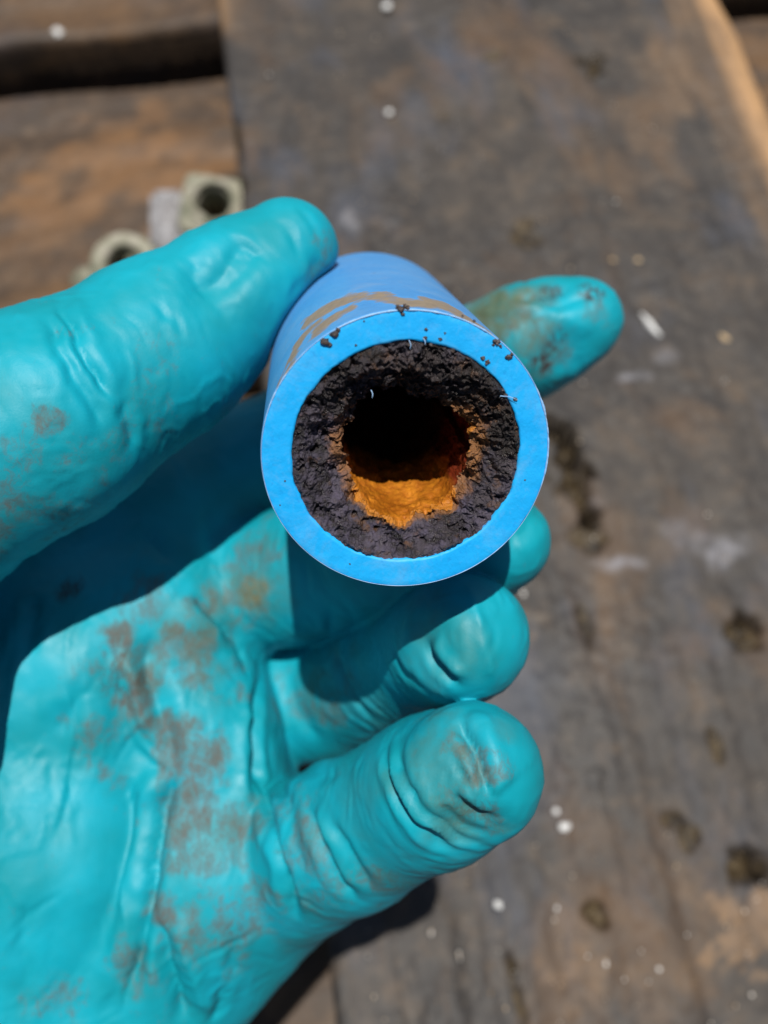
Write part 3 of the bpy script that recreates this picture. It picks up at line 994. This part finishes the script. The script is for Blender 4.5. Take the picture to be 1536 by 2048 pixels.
# folds of the rubber: (pixel path, half width mm, depth mm; a negative depth is a raised ridge)
folds = [
    ([(112, 580), (150, 650), (190, 720), (240, 805)], 0.7, 0.95), ([(92, 612), (125, 690), (180, 780), (225, 870)], 0.65, 0.85), ([(105, 600), (138, 672), (190, 752)], 0.6, -0.4),
    ([(262, 800), (268, 850), (275, 905)], 0.7, 0.5),
    ([(505, 460), (460, 510), (418, 572)], 1.6, 0.9), ([(545, 470), (490, 540), (450, 600)], 1.4, 0.6), ([(400, 500), (385, 540), (425, 575)], 1.2, 0.6),
    ([(590, 610), (625, 575), (655, 548)], 1.2, 0.7), ([(575, 600), (610, 560), (640, 530)], 1.0, -0.4),
    ([(338, 1525), (304, 1600), (284, 1740), (270, 1880), (252, 2060)], 1.1, 2.0), ([(236, 1310), (246, 1440), (285, 1540), (330, 1530)], 1.6, 1.2), ([(312, 1260), (304, 1330), (326, 1400), (330, 1480), (340, 1520)], 1.3, 1.3),
    ([(270, 1300), (275, 1400), (300, 1480)], 1.5, -0.9), ([(382, 1185), (440, 1235), (486, 1285), (500, 1325)], 1.0, 1.0),
    ([(360, 1180), (415, 1235), (470, 1290)], 1.4, -0.8),
    ([(532, 1325), (520, 1400), (514, 1520), (520, 1600), (545, 1710), (572, 1800), (590, 1880)], 0.9, 1.5), ([(505, 1400), (500, 1520), (505, 1600)], 1.6, -0.7),
    ([(514, 1515), (555, 1555), (572, 1610)], 0.8, 0.8), ([(540, 1500), (600, 1540), (680, 1540)], 1.0, 0.5), ([(545, 1450), (610, 1505), (700, 1510)], 1.0, 0.4),
    ([(560, 1590), (580, 1680), (600, 1760)], 1.0, 0.6), ([(545, 1560), (560, 1640), (578, 1720)], 0.8, -0.6),
    ([(296, 1825), (335, 1920), (372, 2000), (392, 2060)], 1.3, 1.8), ([(330, 1830), (380, 1940), (420, 2040)], 1.4, -1.0), ([(440, 1980), (450, 2010), (440, 2048)], 0.8, 0.7), ([(480, 1880), (470, 1930), (490, 1960)], 0.8, 0.6),
    ([(60, 1300), (90, 1420), (110, 1560), (112, 1800), (108, 2048)], 2.6, 0.5), ([(150, 1390), (120, 1500), (160, 1600)], 1.6, 0.5), ([(235, 1300), (160, 1420), (110, 1480)], 1.4, 0.5), ([(230, 1900), (225, 1980), (230, 2048)], 1.3, 0.6), ([(60, 1800), (56, 1900), (62, 2048)], 1.2, 0.5),
    ([(656, 1230), (660, 1310), (690, 1385), (745, 1455)], 0.8, 0.9), ([(640, 1240), (642, 1320), (672, 1400)], 0.8, -0.4), ([(560, 1330), (580, 1420), (640, 1500)], 1.1, 0.5),
    ([(838, 1288), (866, 1330), (896, 1362), (924, 1382)], 0.65, 1.3), ([(858, 1272), (890, 1320), (930, 1360)], 1.0, -0.7), ([(925, 1162), (962, 1225), (988, 1300), (1000, 1388)], 0.55, -0.7), ([(770, 1290), (790, 1350), (840, 1385)], 0.8, 0.6),
    ([(764, 1482), (780, 1580), (826, 1655), (886, 1705), (955, 1718)], 0.62, 1.1), ([(788, 1470), (800, 1560), (848, 1638), (905, 1688), (968, 1702)], 0.55, 1.0), ([(776, 1476), (790, 1570), (838, 1646), (896, 1697)], 0.45, -0.6), ([(748, 1490), (764, 1590), (812, 1670), (870, 1722)], 0.6, -0.4),
    ([(606, 1600), (625, 1690), (672, 1770), (728, 1812)], 0.8, 1.1), ([(650, 1640), (690, 1720), (742, 1790)], 0.7, 0.7), ([(632, 1620), (655, 1710), (706, 1790)], 0.8, -0.6),
    ([(914, 1420), (945, 1462), (974, 1520), (998, 1600)], 0.75, 1.4), ([(890, 1590), (925, 1630), (985, 1650)], 0.6, 0.7), ([(870, 1610), (910, 1660), (965, 1682)], 0.5, 0.5), ([(900, 1580), (930, 1616), (985, 1642)], 0.6, -0.4),
    ([(1070, 596), (1115, 598), (1160, 586), (1195, 580)], 0.8, 0.7), ([(930, 628), (1010, 606), (1090, 606)], 0.9, -0.7), ([(1020, 586), (1080, 580), (1150, 572)], 0.9, 0.5), ([(1100, 620), (1150, 640), (1190, 680)], 1.6, -0.4),
    ([(1090, 1000), (1070, 1050), (1030, 1080)], 0.9, 0.5), ([(60, 1110), (66, 1200), (60, 1310)], 1.0, 0.9), ([(230, 1000), (300, 1070), (360, 1110)], 1.2, 0.7), ([(420, 1000), (440, 1060), (430, 1120)], 1.2, 0.6),
]
disp = np.zeros(len(HV))
warp = np.stack([fbm(HV * 0.35, 2, 301), fbm(HV * 0.35, 2, 302), fbm(HV * 0.35, 2, 303)], -1) * 0.35
WV = HV + warp
for path, w, dep in folds:
    w = max(w, 0.6)
    dep = min(dep, 1.9 * w)
    pts = [front_point(*q) for q in path]
    # refine the path onto the surface
    fine = [pts[0]]
    for k in range(len(path) - 1):
        for t in (0.33, 0.67, 1.0):
            fine.append(front_point(path[k][0] + (path[k + 1][0] - path[k][0]) * t, path[k][1] + (path[k + 1][1] - path[k][1]) * t))
    fine = np.array(fine)
    for _ in range(3):
        fine[1:-1] = 0.25 * fine[:-2] + 0.5 * fine[1:-1] + 0.25 * fine[2:]
    lo, hi = fine.min(0) - 5 * w, fine.max(0) + 5 * w
    m = np.where(np.all((HV > lo) & (HV < hi), axis=1))[0]
    if not len(m): continue
    d, t = poly_dist(WV[m], fine)
    taper = smooth(t, 0, 0.22) * (1 - smooth(t, 0.78, 1.0)) * 0.85 + 0.15
    # a crisp V or crest, as thin rubber folds, with a soft swell on both sides of a groove
    sh = np.sqrt(d * d + 0.02)
    g = 0.55 * np.exp(-sh / (0.55 * w)) + 0.45 * np.exp(-(d / (1.3 * w)) ** 2)
    fl = np.exp(-((d - 2.2 * w) / (1.1 * w)) ** 2)
    disp[m] += taper * (-dep * g + (0.22 * dep * fl if dep > 0 else 0))
# broad dents in the loose rubber
for x, y, r, a in ((425, 565, 3.6, 0.75), (520, 500, 4.0, 0.5), (355, 600, 4.5, 0.35), (880, 1530, 4.2, 0.55), (905, 1640, 3.0, 0.3), (620, 600, 3.0, 0.3), (170, 900, 5.0, 0.25), (200, 1600, 6.0, 0.5), (60, 1500, 5.0, 0.35),
                   (470, 1450, 4.5, 0.4), (400, 1850, 5.0, 0.4), (200, 1900, 6.0, 0.4), (100, 1850, 5.0, 0.35), (640, 1700, 4.0, 0.3), (430, 1650, 5.0, 0.35), (850, 1210, 3.0, 0.25), (330, 1300, 3.5, 0.6)):
    d = np.linalg.norm(WV - front_point(x, y), axis=1)
    disp -= a * np.exp(-(d / r) ** 2)
# overlaps: one side of the line stands proud of the other (positive: the picture-right side of a downward path)
steps = [([(916, 1415), (955, 1478), (985, 1540), (1002, 1605)], 1.1, 3.2), ([(836, 1284), (870, 1335), (926, 1384)], 0.8, 2.5),
         ([(338, 1525), (304, 1600), (284, 1740), (270, 1880), (252, 2060)], -1.9, 6.0), ([(380, 1180), (440, 1235), (486, 1285), (506, 1335)], -0.9, 4.0),
         ([(532, 1320), (520, 1400), (514, 1520), (520, 1600), (545, 1710), (572, 1800), (590, 1880)], -0.9, 4.0),
         ([(296, 1825), (335, 1920), (372, 2000), (392, 2060)], 1.0, 4.0), ([(762, 1480), (778, 1580), (824, 1657), (884, 1708), (955, 1720)], 0.55, 2.2),
         ([(118, 585), (150, 650), (190, 720), (240, 800)], 0.6, 3.0), ([(240, 1290), (246, 1400), (285, 1500), (335, 1528)], -0.8, 4.0),
         ([(606, 1600), (625, 1690), (672, 1770), (728, 1812)], 0.5, 2.5), ([(656, 1230), (660, 1310), (690, 1385), (745, 1455)], 0.5, 2.5), ([(150, 1360), (165, 1440), (150, 1560), (110, 1700)], -0.5, 4.0)]
for path, hgt, fade in steps:
    fine = []
    for k in range(len(path) - 1):
        for t in (0.0, 0.33, 0.67):
            fine.append(front_point(path[k][0] + (path[k + 1][0] - path[k][0]) * t, path[k][1] + (path[k + 1][1] - path[k][1]) * t))
    fine.append(front_point(*path[-1]))
    fine = np.array(fine)
    for _ in range(3):
        fine[1:-1] = 0.25 * fine[:-2] + 0.5 * fine[1:-1] + 0.25 * fine[2:]
    m = np.where(np.all((HV > fine.min(0) - 3 * fade) & (HV < fine.max(0) + 3 * fade), axis=1))[0]
    if not len(m): continue
    q = WV[m]
    best, sgn, tt = np.full(len(m), 1e9), np.zeros(len(m)), np.zeros(len(m))
    for k in range(len(fine) - 1):
        d, t = seg_dist(q, fine[k], fine[k + 1])
        side = np.cross(fine[k + 1] - fine[k], fine[k])
        side /= np.linalg.norm(side)
        near = d < best
        sgn = np.where(near, (q - fine[k] - t[:, None] * (fine[k + 1] - fine[k])) @ side, sgn)
        tt = np.where(near, (k + t) / (len(fine) - 1), tt)
        best = np.minimum(best, d)
    sx = sgn * np.sign(hgt)
    taper = smooth(tt, 0, 0.2) * (1 - smooth(tt, 0.8, 1.0))
    disp[m] += taper * abs(hgt) * (0.62 * smooth(sx, -0.35, 0.45) * np.exp(-np.maximum(best - 0.4, 0) / fade) - 0.38 * (1 - smooth(sx, -0.35, 0.45)) * np.exp(-np.maximum(best - 0.3, 0) / (0.6 * fade)))
disp += 0.10 * fbm(HV * 0.10, 2, 311)
# fine creasing across the fingers near each joint, and a loose ridged crumple over the palm
crumple = 1 - np.abs(fbm(WV * 0.07 + 0.8 * warp, 2, 331))
disp += 0.10 * smooth(crumple, 0.7, 1.0)
for nme, js in digits.items():
    for k in range(1, len(js) - 1):
        c, a0 = js[k][:3], js[k + 1][:3] - js[k - 1][:3]
        a0 = a0 / np.linalg.norm(a0)
        r = js[k][3]
        m = np.where(np.linalg.norm(HV - c, axis=1) < r * 2.2)[0]
        if not len(m): continue
        x = (WV[m] - c) @ a0
        perp = (HV[m] - c) - ((HV[m] - c) @ a0)[:, None] * a0
        q = np.stack([x * 0.42, perp[:, 0] * 0.07, perp[:, 1] * 0.07 + perp[:, 2] * 0.05], -1)
        ridg = 1 - np.abs(fbm(q + k * 5.3, 2, 341 + k))
        disp[m] -= 0.09 * np.exp(-(x / (0.75 * r)) ** 2) * smooth(ridg, 0.55, 1.0)
# many short fine wrinkles: across the fingers, and running down the palm
vis = np.where(facing & (hp[:, 0] > -40) & (hp[:, 1] > 380) & (hp[:, 1] < 2090) & (hp[:, 0] < 1260))[0]
axes = [(np.array([a[:3] for a in js]), js[0][3]) for js in digits.values()]
for k in range(170):
    c = HV[vis[rng.integers(len(vis))]]
    nrm_i = np.argmin(((HV[vis] - c) ** 2).sum(1))
    nv = HN[vis[nrm_i]]
    bestd, dirv = 1e9, None
    for js, r in axes:
        for a, b in zip(js[:-1], js[1:]):
            d, _ = seg_dist(c[None], a, b)
            if d[0] < bestd:
                bestd, dirv = d[0], (b - a) / np.linalg.norm(b - a)
    on_finger = bestd < 13.5
    if on_finger:
        tdir = np.cross(dirv, nv)
        spread, ln = 0.35, rng.uniform(3, 8)
    else:
        tdir = np.array([-0.28, 1.0, 0.1])
        spread, ln = 0.5, rng.uniform(5, 15)
    tdir = tdir - (tdir @ nv) * nv
    tdir /= np.linalg.norm(tdir)
    bi = np.cross(nv, tdir)
    an = rng.normal(0, spread)
    tdir, bi = tdir * math.cos(an) + bi * math.sin(an), bi * math.cos(an) - tdir * math.sin(an)
    bow = rng.normal(0, 0.12) * ln
    pts = np.array([c + tdir * ln * t + bi * bow * (1 - (2 * t) ** 2) for t in (-0.5, -0.25, 0, 0.25, 0.5)])
    w = rng.uniform(0.38, 0.8)
    m = np.where(np.all((HV > pts.min(0) - 3 * w) & (HV < pts.max(0) + 3 * w), axis=1))[0]
    if not len(m): continue
    d, t = poly_dist(WV[m] * 0.6 + HV[m] * 0.4, pts)
    amp = rng.uniform(0.06, 0.20) * (1 if rng.random() < 0.6 else -0.8)
    tp = np.sin(np.pi * t)
    disp[m] += tp * amp * (-np.exp(-(d / (0.7 * w)) ** 2) + 0.35 * np.exp(-((d - 1.5 * w) / (0.7 * w)) ** 2))
# the rubber is pressed flat where it touches the pipe
rel = HV - front
tt_ = rel @ ax
rad = np.linalg.norm(rel - tt_[:, None] * ax, axis=1)
free = smooth(rad - R_OUT, 0.3, 2.5) + ((tt_ < -1.0) | (tt_ > P_LEN + 2.0))
disp *= np.clip(free, 0, 1)
HV2 = HV + HN * disp[:, None]


def blob_mask(spots, seed, jag=0.5):
    out = np.zeros(len(HV))
    n = fbm(HV * 0.30, 4, seed)
    for x, y, r, a in spots:
        c = front_point(x, y)
        d = np.linalg.norm(HV - c, axis=1) / r + jag * n
        out = np.maximum(out, a * (1 - smooth(d, 0.15, 1.1)))
    return out


dirt = 0.10 + blob_mask([(270, 1300, 6, 0.95), (275, 1400, 6, 0.95), (300, 1360, 6, 0.85), (350, 1460, 6, 0.9), (370, 1280, 9, 0.85), (400, 1330, 9, 0.75), (400, 1560, 8, 0.8), (380, 1620, 8, 0.75), (420, 1500, 8, 0.7), (340, 1500, 5, 0.9),
                         (470, 1640, 8, 0.6), (400, 1700, 8, 0.6), (325, 1830, 5, 0.85), (390, 1870, 9, 0.55), (480, 1850, 9, 0.62), (300, 1950, 7, 0.5), (200, 1340, 4, 0.6), (190, 1460, 5, 0.6), (220, 1500, 6, 0.6), (240, 1900, 4, 0.6), (120, 2000, 5, 0.5),
                         (300, 1200, 7, 0.55), (640, 1400, 7, 0.6), (590, 1380, 6, 0.5), (640, 1800, 9, 0.5), (580, 1700, 8, 0.55), (760, 1780, 5, 0.5), (940, 1540, 4, 0.75), (920, 1500, 3.5, 0.7), (960, 1640, 5, 0.5), (900, 1620, 4, 0.4),
                         (112, 852, 2.0, 0.65), (140, 930, 4, 0.35), (60, 950, 5, 0.35), (40, 1050, 6, 0.5), (100, 1030, 6, 0.45), (180, 1000, 5, 0.3), (260, 880, 4, 0.3), (155, 655, 2.5, 0.6), (330, 720, 4, 0.3), (658, 480, 3, 0.4), (340, 820, 5, 0.25), (640, 560, 3, 0.4),
                         (1000, 640, 8, 0.75), (960, 620, 7, 0.75), (1050, 700, 8, 0.55), (1100, 720, 5, 0.6), (1200, 610, 4, 0.5), (500, 1100, 8, 0.6), (470, 1160, 7, 0.6)], 401)
mudm = blob_mask([(505, 1195, 3.2, 0.75), (495, 1210, 2.5, 0.6), (440, 1180, 3.0, 0.25), (945, 608, 6, 0.45), (1040, 586, 5, 0.35), (285, 1330, 3, 0.2)], 411)
soot = blob_mask([(1105, 712, 2.6, 0.9), (1090, 735, 2.4, 0.9), (1120, 690, 2.0, 0.8), (1185, 575, 2.2, 0.9), (1100, 578, 2.2, 0.6), (150, 1168, 2.0, 0.8), (270, 1340, 4.5, 0.3), (945, 1640, 2.5, 0.35), (480, 1870, 3, 0.4)], 421)
olive = blob_mask([(960, 640, 9, 0.9), (1010, 600, 8, 0.9), (1040, 680, 6, 0.5), (1080, 580, 5, 0.6), (400, 1290, 8, 0.35), (700, 1380, 9, 0.35), (860, 1530, 8, 0.55), (920, 1660, 6, 0.6), (700, 1640, 9, 0.25), (850, 1290, 7, 0.4), (640, 1330, 9, 0.35), (520, 1170, 7, 0.45)], 431)
hand_org = to_world(np.array([-112, 140, 154.0]))
hand = make_mesh("gloved_hand", to_world(HV2), HF, glove_mat, None, hand_org, True, {"dirt": np.clip(dirt, 0, 1), "mud": mudm, "soot": soot, "olive": olive})
tag(hand, "left hand in a dirty teal rubber glove, thumb and fingers closed round the blue pipe", "hand")

# ------------------------------------------------------------------ fittings lying on the deck, left of the plank
def tube_piece(name, parent, centre, axis, r_out, r_in, length, mat, seed, nt=48, square=False, turn=0.0):
    """a collar with a real bore; centre is the middle of its open face"""
    axis = np.array(axis, float); axis /= np.linalg.norm(axis)
    a = np.cross(axis, [0.3, 1, 0.2]); a /= np.linalg.norm(a)
    b = np.cross(axis, a)
    prof = [(r_in, -length), (r_in, -length * 0.5), (r_in, -0.0012), (r_in + 0.0012, 0), (r_out - 0.0018, 0), (r_out - 0.0005, -0.0006), (r_out, -0.002), (r_out, -length * 0.5), (r_out, -length)]
    tt = np.linspace(0, 2 * np.pi, nt, endpoint=False)
    pts = np.array([[centre + (r * (math.cos(t) * a + math.sin(t) * b) + d * axis) for t in tt] for r, d in prof])
    if square:                       # square the outside off, leaving the bore round
        for k, (r, d) in enumerate(prof):
            if r > r_in + 0.002:
                rr_ = r / (np.abs(np.cos(tt + turn)) ** 9 + np.abs(np.sin(tt + turn)) ** 9) ** (1 / 9)
                pts[k] = centre + rr_[:, None] * (np.cos(tt)[:, None] * a + np.sin(tt)[:, None] * b) + d * axis
    pts = pts + 0.0004 * fbm(pts * 160, 3, seed)[..., None]
    m = len(prof)
    idx = np.arange(m * nt).reshape(m, nt)
    nx = np.roll(idx, -1, axis=1)
    q = np.concatenate([np.stack([idx[k], nx[k], nx[(k + 1) % m], idx[(k + 1) % m]], -1) for k in range(m)])
    return make_mesh(name, pts.reshape(-1, 3), q, mat, parent, centre)


def block_piece(name, parent, centre, half, rotz, mat, bevel, seed, tilt=0.0):
    bm = bmesh.new()
    bmesh.ops.create_cube(bm, size=2)
    for v in bm.verts:
        v.co = Vector((v.co.x * half[0], v.co.y * half[1], v.co.z * half[2]))
        if v.co.z > 0: v.co.x *= 0.86
    bmesh.ops.bevel(bm, geom=bm.edges[:], offset=bevel, segments=3, affect='EDGES')
    bmesh.ops.rotate(bm, verts=bm.verts, cent=(0, 0, 0), matrix=Matrix.Rotation(rotz, 3, 'Z') @ Matrix.Rotation(tilt, 3, 'X'))
    v = np.array([x.co[:] for x in bm.verts]) + centre
    f = [tuple(x.index for x in fc.verts) for fc in bm.faces]
    bm.free()
    v = v + 0.0004 * fbm(v * 150, 3, seed)[:, None]
    return make_mesh(name, v, f, mat, parent, centre)


def fitting(px, py, height, r_out, r_in, label, lug, seed, square=False):
    top = on_level(px, py, DECK + height)
    root = empty("pipe_fitting", (top[0], top[1], DECK + 0.001))
    tag(root, label, "pipe fitting", "pipe fittings on the deck boards")
    tube_piece("collar", root, top, (0.10, -0.22, 1), r_out, r_in, height - 0.001, fitting_mat, seed, square=square, turn=-0.20)
    if square:
        tube_piece("collar_lip", root, top + np.array([0, 0, 0.0022]), (0.10, -0.22, 1), r_in + 0.0038, r_in + 0.0002, 0.0026, fitting_mat, seed + 3)
    # plug floor deep in the bore
    for (lx, ly, half, rz, mat, hz) in lug:
        c = on_level(lx, ly, DECK + hz * 2)
        block_piece("lug", root, np.array([c[0], c[1], DECK + 0.0012 + hz]), (half[0], half[1], hz), rz, mat, 0.0022, seed + 5)
    return root


fitting(428, 408, 0.022, 0.0125, 0.0066, "blocky chalky green fitting with a round bore and grey side lug beside the plank", [(334, 428, (0.0075, 0.0130), 0.10, fitting_grey_mat, 0.0095)], 501, True)
fitting(248, 522, 0.016, 0.0125, 0.0066, "round pale fitting half hidden behind the gloved thumb", [(300, 520, (0.010, 0.007), 0.3, fitting_mat, 0.006), (170, 552, (0.006, 0.005), 0.2, fitting_mat, 0.004)], 521)

# ------------------------------------------------------------------ chips and grit on the plank
def chip(name, px, py, size, mat, label, cat, seed, stretch=1.0, rot=0.0, level=0.0):
    v, f = lump_mesh(seed, 2, 0.6)
    c = on_level(px, py, level)
    v = v * np.array([size, size * stretch, size * 0.55])
    cz, sz = math.cos(rot), math.sin(rot)
    v = np.stack([v[:, 0] * cz - v[:, 1] * sz, v[:, 0] * sz + v[:, 1] * cz, v[:, 2] + size * 0.35], -1) + c
    o = make_mesh(name, v, f, mat, None, c, True)
    tag(o, label, cat)
    return o


chip("white_pebble", 1130, 1655, 0.0014, white_chip, "larger white pebble of a pair on the plank right of the little finger", "pebble", 601)
chip("white_pebble", 1111, 1622, 0.0008, white_chip, "smaller white pebble just above the larger one by the little finger", "pebble", 602)
chip("white_pebble", 997, 1808, 0.0010, white_chip, "lone white pebble on the plank below the little finger", "pebble", 603)
chip("white_pebble", 778, 228, 0.0016, white_chip, "white pebble on the plank above the thumb tip", "pebble", 604)
chip("white_pebble", 775, 16, 0.0017, white_chip, "white pebble at the far end of the plank by the picture's upper edge", "pebble", 605)
chip("wood_splinter", 1300, 652, 0.0011, white_chip, "pale splinter on the plank right of the index fingertip", "splinter", 606, 4.0, 0.5)
chip("tan_pebble", 1448, 678, 0.0012, tan_chip, "small tan pebble near the plank's right side, level with the index finger", "pebble", 607, 1.4, 0.6)
chip("tan_pebble", 1225, 522, 0.0010, tan_chip, "left one of two small tan pebbles above the index fingertip", "pebble", 608)
chip("tan_pebble", 1275, 522, 0.0010, tan_chip, "right one of two small tan pebbles above the index fingertip", "pebble", 609)
chip("white_pebble", 115, 68, 0.0022, white_chip, "pale pebble on the far deck board beyond the gap", "pebble", 610, level=DECK)

vs_, fs_ = [], []
base_i = 0
for k in range(620):
    px, py = rng.uniform(480, 1560), rng.uniform(-60, 2080)
    c = on_level(px, py, 0.0)
    u = float(c @ U)
    if not (uL + 0.006 < u < uR - 0.014): continue
    s = 0.00014 + 0.00042 * rng.random() ** 3
    v, f = lump_mesh(700 + k % 40, 1, 0.4)
    v = v * s * np.array([1, 1 + rng.random(), 0.7]) + c + np.array([0, 0, s * 0.4])
    vs_.append(v)
    fs_ += [tuple(i + base_i for i in t) for t in f]
    base_i += len(v)
M = Mat("mixed_grit")
grit_mat = M.set(Base_Color=M.ramp(M.noise(M.coord(), 300, 1), [(0.35, (0.10, 0.07, 0.045)), (0.5, (0.40, 0.30, 0.20)), (0.62, (0.75, 0.73, 0.70))]), Roughness=0.7)
grit = make_mesh("grit", np.concatenate(vs_), fs_, grit_mat, None, None, True)
tag(grit, "fine pale grit scattered over the plank", kind="stuff")
